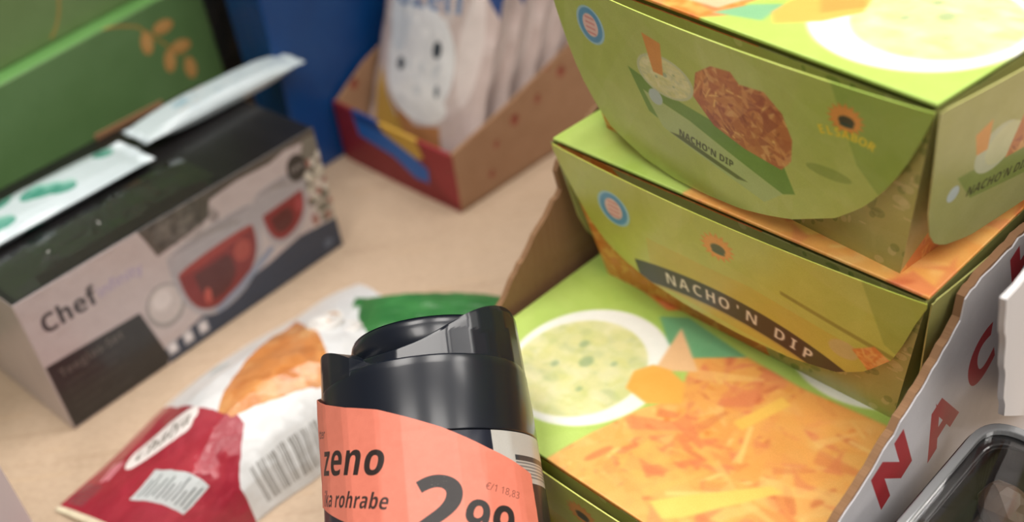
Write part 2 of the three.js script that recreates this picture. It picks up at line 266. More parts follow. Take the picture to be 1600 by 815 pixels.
// tapered body, front at z = 0, back at z = -ND, x from -NW to 0
function taperFace(a, b, c, d, uv) { return { P: [...a, ...b, ...c, ...a, ...c, ...d], U: uv || [0, 0, 1, 0, 1, 1, 0, 0, 1, 1, 0, 1] }; }
function nachoBody() {
  const h = NH - 0.004, i = 0.0012, t = NT, q = (x, y, z) => [x, y, z];
  const T = [q(-NW + i, h, -i), q(-i, h, -i), q(-i, h, -ND + i), q(-NW + i, h, -ND + i)], B = [q(-NW + t, 0, -t), q(-t, 0, -t), q(-t, 0, -ND + t), q(-NW + t, 0, -ND + t)];
  const mk = (fs) => { const g = new THREE.BufferGeometry(); g.setAttribute('position', new THREE.Float32BufferAttribute(fs.flatMap((f) => f.P), 3)); g.setAttribute('uv', new THREE.Float32BufferAttribute(fs.flatMap((f) => f.U), 2)); g.computeVertexNormals(); return g; };
  return {
    shell: mk([taperFace(B[0], B[1], T[1], T[0]), taperFace(B[2], B[3], T[3], T[2]), taperFace(B[3], B[2], B[1], B[0]), taperFace(T[0], T[1], T[2], T[3])]),
    side: mk([taperFace(B[1], B[2], T[2], T[1])]), left: mk([taperFace(B[3], B[0], T[0], T[3])]),
  };
}
const body = nachoBody();
function curveAt(c, u) { for (let i = 1; i < c.length; i++) if (u <= c[i][0]) { const [a, b] = [c[i - 1], c[i]], t = (u - a[0]) / (b[0] - a[0]); return a[1] + (b[1] - a[1]) * t; } return c[c.length - 1][1]; }
const smileA = [[0, 0.95], [0.03, 0.66], [0.071, 0.412], [0.12, 0.25], [0.171, 0.143], [0.27, 0.06], [0.379, 0.025], [0.47, 0.03], [0.57, 0.051], [0.64, 0.09], [0.706, 0.138], [0.813, 0.264], [0.87, 0.38], [0.906, 0.481], [0.945, 0.63], [0.972, 0.762], [1, 0.95]];
const smileB = [[0, 0.93], [0.053, 0.70], [0.1, 0.53], [0.151, 0.41], [0.21, 0.34], [0.285, 0.28], [0.4, 0.24], [0.557, 0.22], [0.7, 0.23], [0.812, 0.283], [0.88, 0.38], [0.939, 0.54], [0.965, 0.7], [0.984, 0.85], [1, 0.94]];
const smileS = [[0, 0.97], [0.03, 0.6], [0.047, 0.35], [0.08, 0.23], [0.117, 0.17], [0.2, 0.12], [0.5, 0.1], [0.8, 0.12], [0.883, 0.17], [0.92, 0.23], [0.953, 0.35], [0.97, 0.6], [1, 0.97]];
// a bowed die-cut flap hanging in front of a tapered wall: len along the wall, bow outwards at mid height of its free upper edge
function flap(len, curve, bow, mirror) {
  const uvOf = (u, v) => { const y0 = curveAt(curve, u), y1 = 0.965; return [u, y0 + (y1 - y0) * v]; };
  return sheet((u, v) => { const [s, y] = uvOf(u, v); const b = bow * Math.pow(Math.sin(Math.PI * s), 0.8); return [-len + len * s, y * NH, 0.0012 + b - (1 - y) * b * 0.4 - (1 - y) * NT * 0.55]; }, 48, 10, 0.0006, (u, v) => uvOf(u, v));
}
function nachoBox(label, pos, yaw, lid, panel, curve, bow) {
  const o = thing('nacho_box', label, 'box', pos, yaw, 'green nacho and dip boxes');
  const b = part(o, 'tray_body', body.shell, M.tray); part(b, 'side_wall', body.side, M.side); part(b, 'side_wall', body.left, M.tray);
  const lg = new RoundedBoxGeometry(NW, 0.0016, ND, 2, 0.0006), p = lg.attributes.position; for (let i = 0; i < p.count; i++) lg.attributes.uv.setXY(i, p.getX(i) / NW + 0.5, 0.5 - p.getZ(i) / ND);
  lg.translate(-NW / 2, NH - 0.0008, -ND / 2); part(o, 'lid', lg, lid);
  part(o, 'lid_tuck', mergeGeometries([boxAt(-NW + 0.002, -0.002, NH - 0.004, NH - 0.0014, -ND + 0.002, -0.002)]), mat({ color: 0x6b6a3a, roughness: 0.7 }));
  part(o, 'front_flap', flap(NW, curve, bow, 0), panel);
  const s = part(o, 'side_flap', flap(ND, smileS, bow * 0.8, 0), M.panelS); s.rotation.y = Math.PI / 2; s.position.set(0, 0, -ND);
  s.position.set(0, 0, -ND); s.rotation.y = Math.PI / 2;
  const s2 = part(o, 'side_flap', flap(ND, smileS, bow * 0.3, 0), M.panelS); s2.rotation.y = -Math.PI / 2; s2.position.set(-NW, 0, 0);
  return o;
}
const CART = { pos: [0.073, 0, -0.2265], yaw: -0.8777 };
nachoBox('lowest green nacho box whose open lid shows a dip bowl and a field of chips', [0.073, 0.0015, -0.2265], -0.8777, M.lidB, M.panelB, smileB, 0.004);
nachoBox('middle green nacho box with white lettering on a black band', [0.1433, 0.0015 + NH, -0.285], -0.896, M.lidB, M.panelB, smileB, 0.005);
nachoBox('topmost green nacho box with yellow lettering under an orange sun', [0.1344, 0.0015 + 2 * NH, -0.28], -0.9915, M.lidA, M.panelA, smileA, 0.0065);

// ------------------------------------------------------------ display carton round the nacho boxes
const kraftMap = canvas(512, 512, (x, w, h) => { x.fillStyle = '#8a6748'; x.fillRect(0, 0, w, h); for (let i = 0; i < 900; i++) { x.fillStyle = i % 2 ? 'rgba(150,116,84,.22)' : 'rgba(98,70,46,.2)'; x.fillRect(rr(0, w), rr(0, h), rr(1, 3), rr(4, 40)); } grain(x, w, h, 12); });
const kraft = mat({ map: kraftMap, roughness: 0.85 });
function torn(pts, step = 0.004, amp = 0.0012) {       // walk along a cut edge and tear it a little
  const out = [];
  for (let i = 0; i + 1 < pts.length; i++) { const [a, b] = [pts[i], pts[i + 1]], n = Math.max(1, Math.round(Math.hypot(b[0] - a[0], b[1] - a[1]) / step)); for (let k = 0; k < n; k++) { const t = k / n; out.push([a[0] + (b[0] - a[0]) * t, a[1] + (b[1] - a[1]) * t + (k ? rr(-amp, amp) : 0)]); } }
  out.push(pts[pts.length - 1]); return out;
}
function slab(outline, t, scaleU = 10) { const s = new THREE.Shape(outline.map(([a, b]) => new THREE.Vector2(a, b))); const g = new THREE.ExtrudeGeometry(s, { depth: t, bevelEnabled: false }); const uv = g.attributes.uv; for (let i = 0; i < uv.count; i++) uv.setXY(i, uv.getX(i) * scaleU, uv.getY(i) * scaleU); return g; }
{
  const c = thing('display_carton', 'brown display carton with torn white side wall holding the nacho boxes', 'carton', CART.pos, CART.yaw);
  const g = 0.004, t = 0.003, BK = 0.32;
  part(c, 'floor_panel', boxAt(-NW - g, g, 0, 0.0014, -BK, g), kraft);
  // side walls: outline in (v, y), v runs to the back
  const leftTop = torn([[-0.004, 0.05], [0.02, 0.062], [0.051, 0.089], [0.077, 0.112], [0.101, 0.131], [0.099, 0.142], [0.108, 0.154], [0.13, 0.162], [BK, 0.164]]);
  const lw = part(c, 'side_wall', slab([[-0.004, 0], ...leftTop, [BK, 0]], t), kraft); lw.rotation.y = Math.PI / 2; lw.position.set(-NW - g - t, 0, 0);
  const rightTop = torn([[-0.004, 0.094], [0.026, 0.108], [0.045, 0.117], [0.069, 0.13], [0.089, 0.1405], [0.103, 0.151], [0.104, 0.16], [0.115, 0.163], [BK, 0.163]]);
  const rw = part(c, 'side_wall', slab([[-0.004, 0], ...rightTop, [BK, 0]], t), kraft); rw.rotation.y = Math.PI / 2; rw.position.set(g, 0, 0);
  const liner = canvas(2048, 1024, (x, w, h) => {
    x.fillStyle = '#c9c8cd'; x.fillRect(0, 0, w, h);
    const S = w / 0.324, Y = (y) => h - y * (h / 0.17);
    [['N', 0.064, 0.104], ['A', 0.1, 0.1], ['C', 0.129, 0.112], ['H', 0.154, 0.146], ['O', 0.19, 0.14]].forEach(([s, v, y], i) => { x.save(); x.translate((v + 0.004) * S, Y(y)); x.rotate(-0.42); x.scale(1.0, 1.05); x.font = 'bold 215px sans-serif'; x.textAlign = 'center'; x.textBaseline = 'middle'; x.fillStyle = '#a8232f'; x.fillText(s, 0, 0); x.lineWidth = 12; x.strokeStyle = '#a8232f'; x.strokeText(s, 0, 0); x.restore(); });
    grain(x, w, h, 10);
  });
  const lg = slab([[-0.004, 0], ...rightTop.map(([a, b]) => [a, b - 0.0012 + rr(-0.0004, 0.0004)]), [BK, 0]], 0.0006, 1);
  { const uv = lg.attributes.uv; for (let i = 0; i < uv.count; i++) uv.setXY(i, (uv.getX(i) + 0.004) / 0.324, uv.getY(i) / 0.17); }
  const lm = part(c, 'printed_liner', lg, mat({ map: liner, roughness: 0.5 })); lm.rotation.y = Math.PI / 2; lm.position.set(g + t, 0, 0); lm.userData.label = 'white printed outer face with big red letters';
  part(c, 'front_wall', boxAt(-NW - g - t, g + t, 0, 0.036, g, g + t), mat({ color: 0xc9c8cd, roughness: 0.5 }));
  part(c, 'back_wall', boxAt(-NW - g - t, g + t, 0, 0.164, -BK - t, -BK), kraft);
  // folded-out flap beyond the letters
  const F = (v, y, o) => [o, y, -v], q = [F(0.079, 0.185, 0.030), F(0.100, 0.118, 0.030), F(0.205, 0.03, 0.0105), F(0.205, 0.185, 0.0105)];
  const L = (a, b, t2) => a.map((k, i) => k + (b[i] - k) * t2);
  part(c, 'folded_flap', sheet((u, v) => { const e = L(q[1], q[0], v), f2 = L(q[2], q[3], v), p2 = L(e, f2, u); p2[1] += u < 0.02 ? 0.002 * Math.sin(v * 21) : 0; p2[0] += 0.004 * Math.sin(u * 3.1); return p2; }, 12, 14, 0.0022), mat({ color: 0xdad8da, roughness: 0.55 }));
}

// ------------------------------------------------------------ tea glass box
const TEA = { pos: [-0.1116, 0, -0.6077], yaw: 0.7686, w: 0.2092, h: 0.0925, d: 0.12 };
const teaMap = canvas(2048, 1024, (x, w, h) => {
  // front print fills v 0..0.885 of the left 0.. whole width strip [0,0]-[1,0.86]
  x.fillStyle = '#171312'; x.fillRect(0, 0, w, h);
  const H = 880, y = (v) => h - v * H, W2 = w, PX = (u) => u * W2;
  const P = (pts, f) => { x.beginPath(); pts.forEach(([u, v], i) => (i ? x.lineTo(PX(u), y(v)) : x.moveTo(PX(u), y(v)))); x.closePath(); x.fillStyle = f; x.fill(); };
  const E = (u, v, ru, rv, f, r = 0) => { x.beginPath(); x.ellipse(PX(u), y(v), ru * W2, rv * H, r, 0, 7); x.fillStyle = f; x.fill(); };
  P([[0, 0], [1, 0], [1, 1], [0, 1]], '#b0a3a1');
  // dark smoky area along the upper edge
  P([[0.37, 1], [0.385, 0.9], [0.40, 0.77], [0.50, 0.79], [0.58, 0.82], [0.6, 0.93], [0.7, 0.95], [0.82, 0.93], [0.88, 0.96], [1, 0.93], [1, 1]], '#4b443e');
  P([[0.43, 1], [0.42, 0.85], [0.55, 0.87], [0.57, 1]], '#5e564f');
  for (let i = 0; i < 60; i++) E(rr(0.4, 0.6), rr(0.8, 1), rr(0.005, 0.03), rr(0.01, 0.04), i % 2 ? 'rgba(110,104,98,.3)' : 'rgba(40,36,32,.3)', rr(0, 3));
  P([[0.88, 0.6], [1, 0.5], [1, 0.95], [0.95, 0.96]], '#6f6a60');
  P([[0.94, 0.3], [1, 0.22], [1, 0.75], [0.95, 0.7]], '#a39a8c'); for (let i = 0; i < 40; i++) E(rr(0.92, 1), rr(0.3, 0.8), 0.012, 0.03, ['#b8b0a0', '#5d5a4e', '#8a5a50', '#c9c2b6'][i % 4]);
  // navy base band
  P([[0.32, 0], [0.32, 0.12], [0.5, 0.2], [0.72, 0.24], [0.85, 0.29], [1, 0.25], [1, 0]], '#273244');
  // saucers and glasses of tea
  E(0.37, 0.42, 0.062, 0.16, '#8d8783'); E(0.37, 0.43, 0.052, 0.135, '#b5aaa6'); E(0.365, 0.47, 0.03, 0.07, '#c6bcb8');
  const cup = (pts, f) => { x.beginPath(); x.moveTo(PX(pts[0][0]), y(pts[0][1])); for (let k = 1; k + 2 < pts.length; k += 3) x.bezierCurveTo(PX(pts[k][0]), y(pts[k][1]), PX(pts[k + 1][0]), y(pts[k + 1][1]), PX(pts[k + 2][0]), y(pts[k + 2][1])); x.closePath(); x.fillStyle = f; x.fill(); };
  cup([[0.42, 0.72], [0.40, 0.3], [0.45, 0.12], [0.54, 0.13], [0.68, 0.15], [0.745, 0.4], [0.735, 0.73]], '#9a9496'); E(0.578, 0.725, 0.157, 0.04, '#aaa2a3', -0.02); E(0.578, 0.722, 0.145, 0.028, '#8f898b', -0.02);
  cup([[0.435, 0.56], [0.43, 0.3], [0.46, 0.18], [0.54, 0.185], [0.65, 0.2], [0.715, 0.36], [0.705, 0.585]], '#741f1d'); E(0.57, 0.572, 0.135, 0.03, '#8e3028', -0.05);
  cup([[0.48, 0.5], [0.48, 0.34], [0.49, 0.24], [0.54, 0.24], [0.6, 0.26], [0.63, 0.36], [0.6, 0.5]], '#4d1714'); E(0.65, 0.46, 0.03, 0.08, '#963c30', 0.3); E(0.5, 0.3, 0.012, 0.06, '#a8483c', 0.2);
  cup([[0.735, 0.76], [0.725, 0.45], [0.75, 0.29], [0.81, 0.3], [0.89, 0.32], [0.93, 0.5], [0.92, 0.77]], '#9a9496'); E(0.828, 0.765, 0.093, 0.035, '#aaa2a3', -0.02); E(0.828, 0.762, 0.084, 0.024, '#8f898b', -0.02);
  cup([[0.748, 0.6], [0.745, 0.45], [0.765, 0.34], [0.81, 0.35], [0.875, 0.37], [0.905, 0.48], [0.9, 0.62]], '#7a1f22'); cup([[0.77, 0.55], [0.77, 0.46], [0.78, 0.4], [0.81, 0.4], [0.85, 0.41], [0.86, 0.48], [0.84, 0.56]], '#4e1416'); E(0.88, 0.53, 0.014, 0.06, '#96383c', 0.2);
  P([[0.5, 0.74], [0.66, 0.66], [0.68, 0.68], [0.53, 0.765]], '#8b8482'); P([[0.79, 0.75], [0.9, 0.68], [0.905, 0.695], [0.81, 0.77]], '#8b8482');
  P([[0.52, 0.13], [0.6, 0.17], [0.72, 0.28], [0.76, 0.33], [0.74, 0.36], [0.6, 0.23], [0.5, 0.17]], '#7f8798');
  // disc, icons, dark panel
  E(0.905, 0.79, 0.036, 0.1, '#2e2a28'); x.save(); x.translate(PX(0.905), y(0.79)); x.font = 'bold 44px sans-serif'; x.fillStyle = '#b0a8a4'; x.textAlign = 'center'; x.fillText('2 pcs', 0, 12); x.restore();
  for (const u of [0.343, 0.398, 0.452]) { x.fillStyle = '#a7a3a6'; x.fillRect(PX(u - 0.017), y(0.155), 0.034 * W2, 0.1 * H); E(u, 0.105, 0.01, 0.028, '#d6d0d0'); }
  E(0.945, 0.1, 0.018, 0.04, '#4c5666');
  P([[0.004, 0.015], [0.31, 0.01], [0.325, 0.06], [0.292, 0.48], [0.006, 0.515]], '#1f1c1a');
  x.textAlign = 'left'; x.textBaseline = 'middle';
  x.font = 'bold 74px sans-serif'; x.fillStyle = '#5d564f'; x.fillText('Teeglas-Set', PX(0.03), y(0.42));
  for (let i = 0; i < 5; i++) { x.font = '34px sans-serif'; x.fillStyle = '#423c37'; x.fillText(['doppelwandig, 2 St\u00fcck', 'double wall tea glass', 'verre \u00e0 th\u00e9 double paroi', 'tazze da t\u00e8', 'dubbelwandig theeglas'][i], PX(0.03), y(0.33 - i * 0.06)); }
  x.font = 'bold 150px sans-serif'; x.fillStyle = '#2b2527'; x.fillText('Chef', PX(0.04), y(0.775)); x.font = '92px sans-serif'; x.fillStyle = '#8d83a6'; x.fillText('infinity', PX(0.207), y(0.77));
  soften(x, w, h, 3);
  // plain strips above the front print: black lid, pale side
  x.fillStyle = '#120f10'; x.fillRect(0, 0, w / 2, 140); x.fillStyle = '#b9adaa'; x.fillRect(w / 2, 0, w / 2, 140);
  grain(x, w, h, 10);
});
const wrapBump = crumple.clone(); wrapBump.repeat.set(1.6, 1.2); wrapBump.needsUpdate = true;
{
  const o = thing('tea_glass_box', 'film-wrapped tea glass box printed with two red tea glasses', 'box', TEA.pos, TEA.yaw);
  const fr = [0, 0, 1, 880 / 1024], top = [0.02, 0.89, 0.48, 0.985], pale = [0.52, 0.89, 0.98, 0.985];
  const g = printBox(TEA.w, TEA.h, TEA.d, 0.0012, { front: fr, top, right: pale, left: pale, back: pale, bottom: pale, rest: pale }); g.translate(-TEA.w / 2, 0, -TEA.d / 2);
  part(o, 'carton_body', g, mat({ map: teaMap, roughness: 0.4, bumpMap: wrapBump, bumpScale: 0.0006, clearcoat: 0.25, clearcoatRoughness: 0.15 }));
  const film = mat({ color: 0xffffff, transmission: 1, thickness: 0, roughness: 0.06, ior: 1.45 });
  part(o, 'shrink_film', sheet((u, v) => { const x = -TEA.w + 0.004 + u * 0.135, z = -0.002 - v * 0.046, k = Math.min(1, 6 * Math.min(u, 1 - u, v, 1 - v)); return [x, TEA.h + 0.0006 + k * 0.0042 * ridge(u * 13 + 2, v * 7 + 1) , z]; }, 110, 50, 0.00005), film);
}
// white packets on the tea box and a strip of brown card
function teaFrame(u, v, y) { const a = TEA.yaw, x = u - TEA.w; return [TEA.pos[0] + x * Math.cos(a) - v * Math.sin(a), y, TEA.pos[2] - x * Math.sin(a) - v * Math.cos(a)]; }
const packetMap = (dark) => canvas(1024, 256, (x, w, h) => {
  x.fillStyle = '#c2cfd4'; x.fillRect(0, 0, w, h);
  if (dark) { for (const [u, v, a] of [[0.33, 0.75, 0.07], [0.42, 0.3, 0.07], [0.28, 0.35, 0.06], [0.5, 0.85, 0.05], [0.36, 0.5, 0.04], [0.1, 0.3, 0.09], [0.16, 0.6, 0.1], [0.3, 0.2, 0.06], [0.6, 0.62, 0.05], [0.64, 0.5, 0.06], [0.68, 0.35, 0.05], [0.9, 0.8, 0.04]]) { x.globalAlpha = 0.85; ell(x, w, h, u, v, a, 0.1 + a, '#3f8a78', rr(-0.6, 0.6)); x.globalAlpha = 0.5; ell(x, w, h, u + 0.03, v + 0.08, a * 0.6, 0.1, '#8cc4b4', 0.4); } }
  else { x.globalAlpha = 0.7; for (let i = 0; i < 46; i++) { x.fillStyle = ['#9db4bf', '#c9b9b4', '#b4c6ce', '#8aa3b4'][i % 4]; x.fillRect(rr(0.2, 0.85) * w, rr(0.1, 0.9) * h, rr(8, 60), rr(5, 14)); } ell(x, w, h, 0.3, 0.55, 0.05, 0.12, '#7ea6b8'); }
  x.globalAlpha = 1; grain(x, w, h, 8);
});
const packetMats = [mat({ map: packetMap(1), roughness: 0.25, clearcoat: 0.5, clearcoatRoughness: 0.15, bumpMap: crumple, bumpScale: 0.0005 }), mat({ map: packetMap(0), roughness: 0.3, clearcoat: 0.4, clearcoatRoughness: 0.2, bumpMap: crumple, bumpScale: 0.0005 })];
{
  const a = thing('foil_packet', 'flat white packet with dark green print lying on the tea glass box', 'packet', teaFrame(0.042, 0.072, TEA.h + 0.0055), TEA.yaw + 0.0);
  part(a, 'pouch', pouch(0.17, 0.04, 0.009, { seal: 0.05, seed: 2, straight: 1, sq: 6 }), packetMats[0]);
  const b = thing('foil_packet', 'flat white packet with pale grey print pointing at the blue carton', 'packet', teaFrame(0.196, 0.081, TEA.h + 0.0072), TEA.yaw + 0.0);
  part(b, 'pouch', pouch(0.13, 0.028, 0.0125, { seal: 0.04, seed: 5, straight: 1, sq: 6 }), packetMats[1]); b.rotation.z = -0.02;
  const s = thing('card_strip', 'narrow strip of reddish brown card behind the white packets', 'card', teaFrame(0.145, 0.116, TEA.h + 0.0005), TEA.yaw);
  part(s, 'card', boxAt(-0.022, 0.03, 0, 0.0035, -0.002, 0), kraft);
}

// ------------------------------------------------------------ green boxes
const leafPrint = (upper) => canvas(1024, 1024, (x, w, h) => {
  const FH = 0.5;  // the front fills the lower half, the top the upper half
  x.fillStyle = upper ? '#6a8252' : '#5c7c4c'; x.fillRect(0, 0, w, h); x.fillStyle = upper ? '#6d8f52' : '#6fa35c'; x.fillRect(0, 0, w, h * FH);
  const W = 0.32, H = 0.145, X = (u) => (u + W) / W * w, Y = (y) => h - y / H * h * FH;
  x.strokeStyle = '#a07f3e'; x.lineWidth = 6; x.beginPath();
  if (!upper) {
    x.moveTo(X(-0.0904), Y(0.146)); x.quadraticCurveTo(X(-0.075), Y(0.143), X(-0.0598), Y(0.1345)); x.quadraticCurveTo(X(-0.048), Y(0.12), X(-0.032), Y(0.1)); x.stroke();
    for (const [u, y, a] of [[-0.0401, 0.1255, -0.35], [-0.0568, 0.121, 1.25], [-0.0308, 0.1065, -0.2], [-0.0435, 0.101, 1.35], [-0.0286, 0.0886, 1.1]]) { x.save(); x.translate(X(u), Y(y)); x.rotate(a + 0.45); x.beginPath(); x.ellipse(0, 0, 29, 17, 0, 0, 7); x.fillStyle = '#bb8b50'; x.fill(); x.beginPath(); x.ellipse(-2, -3, 20, 9, 0, 0, 7); x.fillStyle = '#c5985c'; x.fill(); x.restore(); }
  } else { x.moveTo(X(-0.115), Y(0.004)); x.quadraticCurveTo(X(-0.098), Y(0.012), X(-0.093), Y(0.05)); x.stroke(); for (const [u, y, a] of [[-0.09, 0.06, 1.2], [-0.1, 0.08, 2]]) { x.save(); x.translate(X(u), Y(y)); x.rotate(a); x.beginPath(); x.ellipse(0, 0, 29, 17, 0, 0, 7); x.fillStyle = '#bb8b50'; x.fill(); x.restore(); } }
  grain(x, w, h, 10);
});
{
  const rects = { front: [0, 0, 1, 0.5], top: [0, 0.55, 1, 0.98], rest: [0, 0.55, 0.1, 0.6] };
  const lo = thing('green_box', 'lower green gift box printed with a sprig of tan leaves', 'box', [-0.1919, 0, -0.7533], 0.9112, 'green gift boxes');
  const g = printBox(0.32, 0.145, 0.13, 0.002, { ...rects, right: [0.9, 0.02, 0.99, 0.3], left: [0.02, 0.02, 0.1, 0.3] }); g.translate(-0.16, 0, -0.065); part(lo, 'carton', g, mat({ map: leafPrint(0), roughness: 0.4 }));
  const hi = thing('green_box', 'upper green gift box with only a thin tan stem in view', 'box', [-0.1919 - 0.0115, 0.1452, -0.7533 - 0.009], 0.9112, 'green gift boxes');
  part(hi, 'carton', g.clone(), mat({ map: leafPrint(1), roughness: 0.4 }));
}
// ------------------------------------------------------------ blue carton and dark bag behind
{
  const blueMap = canvas(512, 512, (x, w, h) => { x.fillStyle = '#0a3c74'; x.fillRect(0, 0, w, h); grain(x, w, h, 10); });
  const o = thing('blue_carton', 'tall plain blue carton between the tea glass box and the red tray', 'carton', [-0.1558 + 0.018 * 0.7189, 0, -0.688 - 0.018 * 0.6951], 0.7686);
  const g = printBox(0.138, 0.26, 0.042, 0.002, { rest: [0, 0, 1, 1] }); g.translate(0.069, 0, -0.021); part(o, 'carton', g, mat({ map: blueMap, roughness: 0.32, bumpMap: crumple, bumpScale: 0.0006 }));
  const d = thing('dark_bag', 'crumpled dark grey bag wedged between the green boxes and the blue carton', 'bag', [-0.2, 0.1, -0.885], 0.5);
  const p = part(d, 'pouch', pouch(0.2, 0.11, 0.05, { seed: 9, wrinkle: 0.7 }), mat({ color: 0x5a5e63, roughness: 0.35, bumpMap: crumple, bumpScale: 0.002 })); p.rotation.set(Math.PI / 2, 0, Math.PI / 2, 'ZXY');
}
// ------------------------------------------------------------ red tray of wafer bags
const TR = { A: [-0.0294, 0, -0.6248], yaw: R(-49.35), w: 0.13, d: 0.2 };
{
  const o = thing('display_tray', 'open cardboard tray with red front and brown sides', 'tray', TR.A, TR.yaw), t = 0.0025;
  const redMap = canvas(512, 256, (x, w, h) => {
    x.fillStyle = '#7e1e24'; x.fillRect(0, 0, w, h); x.fillStyle = '#a63036'; poly(x, w, h, [[0.74, 1], [1, 1], [1, 0.1], [0.85, 0.3]], '#93292f');
    poly(x, w, h, [[0.17, 1], [0.2, 0.6], [0.5, 0.5], [0.66, 0.28], [0.77, 0.3], [0.78, 0.55], [0.62, 0.75], [0.6, 1]], '#1d5fae'); poly(x, w, h, [[0.17, 1], [0.22, 0.85], [0.55, 0.85], [0.6, 1]], '#123f80'); poly(x, w, h, [[0.4, 1], [0.45, 0.86], [0.7, 0.66], [0.76, 0.72], [0.72, 1]], '#c39a3e');
    grain(x, w, h, 12);
  });
  const sideMap = canvas(1024, 512, (x, w, h) => { x.fillStyle = '#9c7759'; x.fillRect(0, 0, w, h); for (const [u, v, s] of [[0.1, 0.55, 0.02], [0.3, 0.45, 0.02], [0.2, 0.35, 0.012], [0.33, 0.66, 0.02], [0.24, 0.75, 0.012], [0.48, 0.72, 0.022], [0.42, 0.5, 0.014], [0.55, 0.6, 0.02], [0.65, 0.8, 0.02], [0.16, 0.15, 0.012], [0.75, 0.6, 0.02]]) { ell(x, w, h, u, v, s, s * 2.2, '#8f4a38', 0.3); ell(x, w, h, u + 0.006, v + 0.02, s * 0.6, s * 1.2, '#7c3a2c', 0.3); } grain(x, w, h, 14); });
  const red = mat({ map: redMap, roughness: 0.45 }), side = mat({ map: sideMap, roughness: 0.7 });
  part(o, 'base', boxAt(-TR.w, 0, 0, t, -TR.d, 0), kraft);
  part(o, 'front_wall', sheet((u, v) => [-TR.w + TR.w * u, 0.0488 * v - 0.003 * v * u, 0.001 * Math.sin(u * 3.1)], 12, 6, t), red);
  const out = (a) => { const s = slab([[0, 0], [0, 0.047], ...a, [TR.d, 0]], t, 1), uv = s.attributes.uv; for (let i = 0; i < uv.count; i++) uv.setXY(i, uv.getX(i) / TR.d, uv.getY(i) / 0.1); return s; };
  const r = part(o, 'side_wall', out([[0.06, 0.0595], [0.115, 0.074], [0.132, 0.079], [TR.d, 0.095]]), side); r.rotation.y = Math.PI / 2; r.position.set(-t, 0, 0);
  const l = part(o, 'side_wall', out([[0.0325, 0.066], [0.1, 0.09], [TR.d, 0.095]]), side); l.rotation.y = Math.PI / 2; l.position.set(-TR.w, 0, 0);
  part(o, 'back_wall', boxAt(-TR.w, 0, 0, 0.095, -TR.d, -TR.d + t), kraft);
  // bags, leaning back one behind the other
  const frontMap = canvas(512, 1024, (x, w, h) => {
    x.fillStyle = '#c6b4ae'; x.fillRect(0, 0, w, h);
    poly(x, w, h, [[0, 0.8], [1, 0.86], [1, 1], [0, 1]], '#cfc4c4');
    for (let i = 0; i < 60; i++) { x.globalAlpha = 0.3; ell(x, w, h, rr(0, 1), rr(0.1, 1), rr(0.01, 0.06), rr(0.01, 0.05), ['#e8ddd8', '#a8968f', '#d6c6c2'][i % 3], rr(0, 3)); } x.globalAlpha = 1;
    poly(x, w, h, [[0.1, 0], [0.1, 0.34], [0.3, 0.18], [0.6, 0.17], [0.7, 0]], '#c09848'); poly(x, w, h, [[0.25, 0.24], [0.5, 0.17], [0.7, 0.2], [0.72, 0.12], [0.4, 0.12]], '#b07848');
    ell(x, w, h, 0.46, 0.4, 0.3, 0.2, '#e4e3e2'); ell(x, w, h, 0.46, 0.5, 0.22, 0.1, '#dedddd'); ell(x, w, h, 0.25, 0.55, 0.1, 0.14, '#d2d6da'); ell(x, w, h, 0.5, 0.26, 0.24, 0.07, '#e9e7e4');
    for (let i = 0; i < 26; i++) { x.globalAlpha = 0.5; ell(x, w, h, rr(0.28, 0.66), rr(0.25, 0.68), rr(0.01, 0.05), rr(0.005, 0.02), i % 2 ? '#c9ccd0' : '#f2f0ee', rr(0, 3)); } x.globalAlpha = 1;
    ell(x, w, h, 0.3, 0.37, 0.035, 0.024, '#3e454c'); ell(x, w, h, 0.6, 0.46, 0.036, 0.03, '#333a42'); ell(x, w, h, 0.65, 0.32, 0.018, 0.022, '#6e767c');
    ell(x, w, h, 0.84, 0.5, 0.08, 0.2, '#ddd0cb');
    words(x, w, h, 'ozell', 0.46, 0.63, 130, '#7488a8', { rot: 0.1, style: 'bold' }); poly(x, w, h, [[0, 0.68], [0.14, 0.7], [0.14, 1], [0, 1]], '#b8323c'); poly(x, w, h, [[0.84, 0.72], [1, 0.6], [1, 1], [0.6, 1]], '#2a4478');
    grain(x, w, h, 14);
  });
  const filmB = crumple.clone(); filmB.repeat.set(1.2, 0.7); filmB.needsUpdate = true;
  const bagMat = mat({ map: frontMap, roughness: 0.3, bumpMap: filmB, bumpScale: 0.0015, clearcoat: 0.5, clearcoatRoughness: 0.2 });
  const base = pouch(0.2, 0.122, 0.017, { seed: 3, wrinkle: 0.6, seal: 0.05, pinch: 0.05 });
  // stand it up: length becomes y, width x, thickness z; print upright
  { const p = base.attributes.position, uv = base.attributes.uv, n = base.attributes.normal; for (let i = 0; i < p.count; i++) { const [a, b, c] = [p.getX(i), p.getY(i), p.getZ(i)]; p.setXYZ(i, c, a + 0.1, b); const [na, nb, nc] = [n.getX(i), n.getY(i), n.getZ(i)]; n.setXYZ(i, nc, na, nb); uv.setXY(i, c / 0.122 + 0.5, a / 0.2 + 0.5); } }
  for (let i = 0; i < 6; i++) {
    const v = 0.015 + i * 0.0235, x = -0.065 + rr(-0.001, 0.001) * (i ? 1 : 0), a = TR.yaw;
    const bag = thing('wafer_bag', i ? ['', 'second', 'third', 'fourth', 'fifth', 'sixth', 'seventh'][i] + ' film bag from the front in the red fronted tray' : 'foremost white film bag with dark spots in the red fronted tray', 'bag',
      [TR.A[0] + x * Math.cos(a) - v * Math.sin(a), 0.0035, TR.A[2] - x * Math.sin(a) - v * Math.cos(a)], a + (i ? rr(-0.05, 0.05) : 0.0), 'film bags in the tray');
    const m = part(bag, 'pouch', base, bagMat); m.rotation.x = -0.42;
  }
}
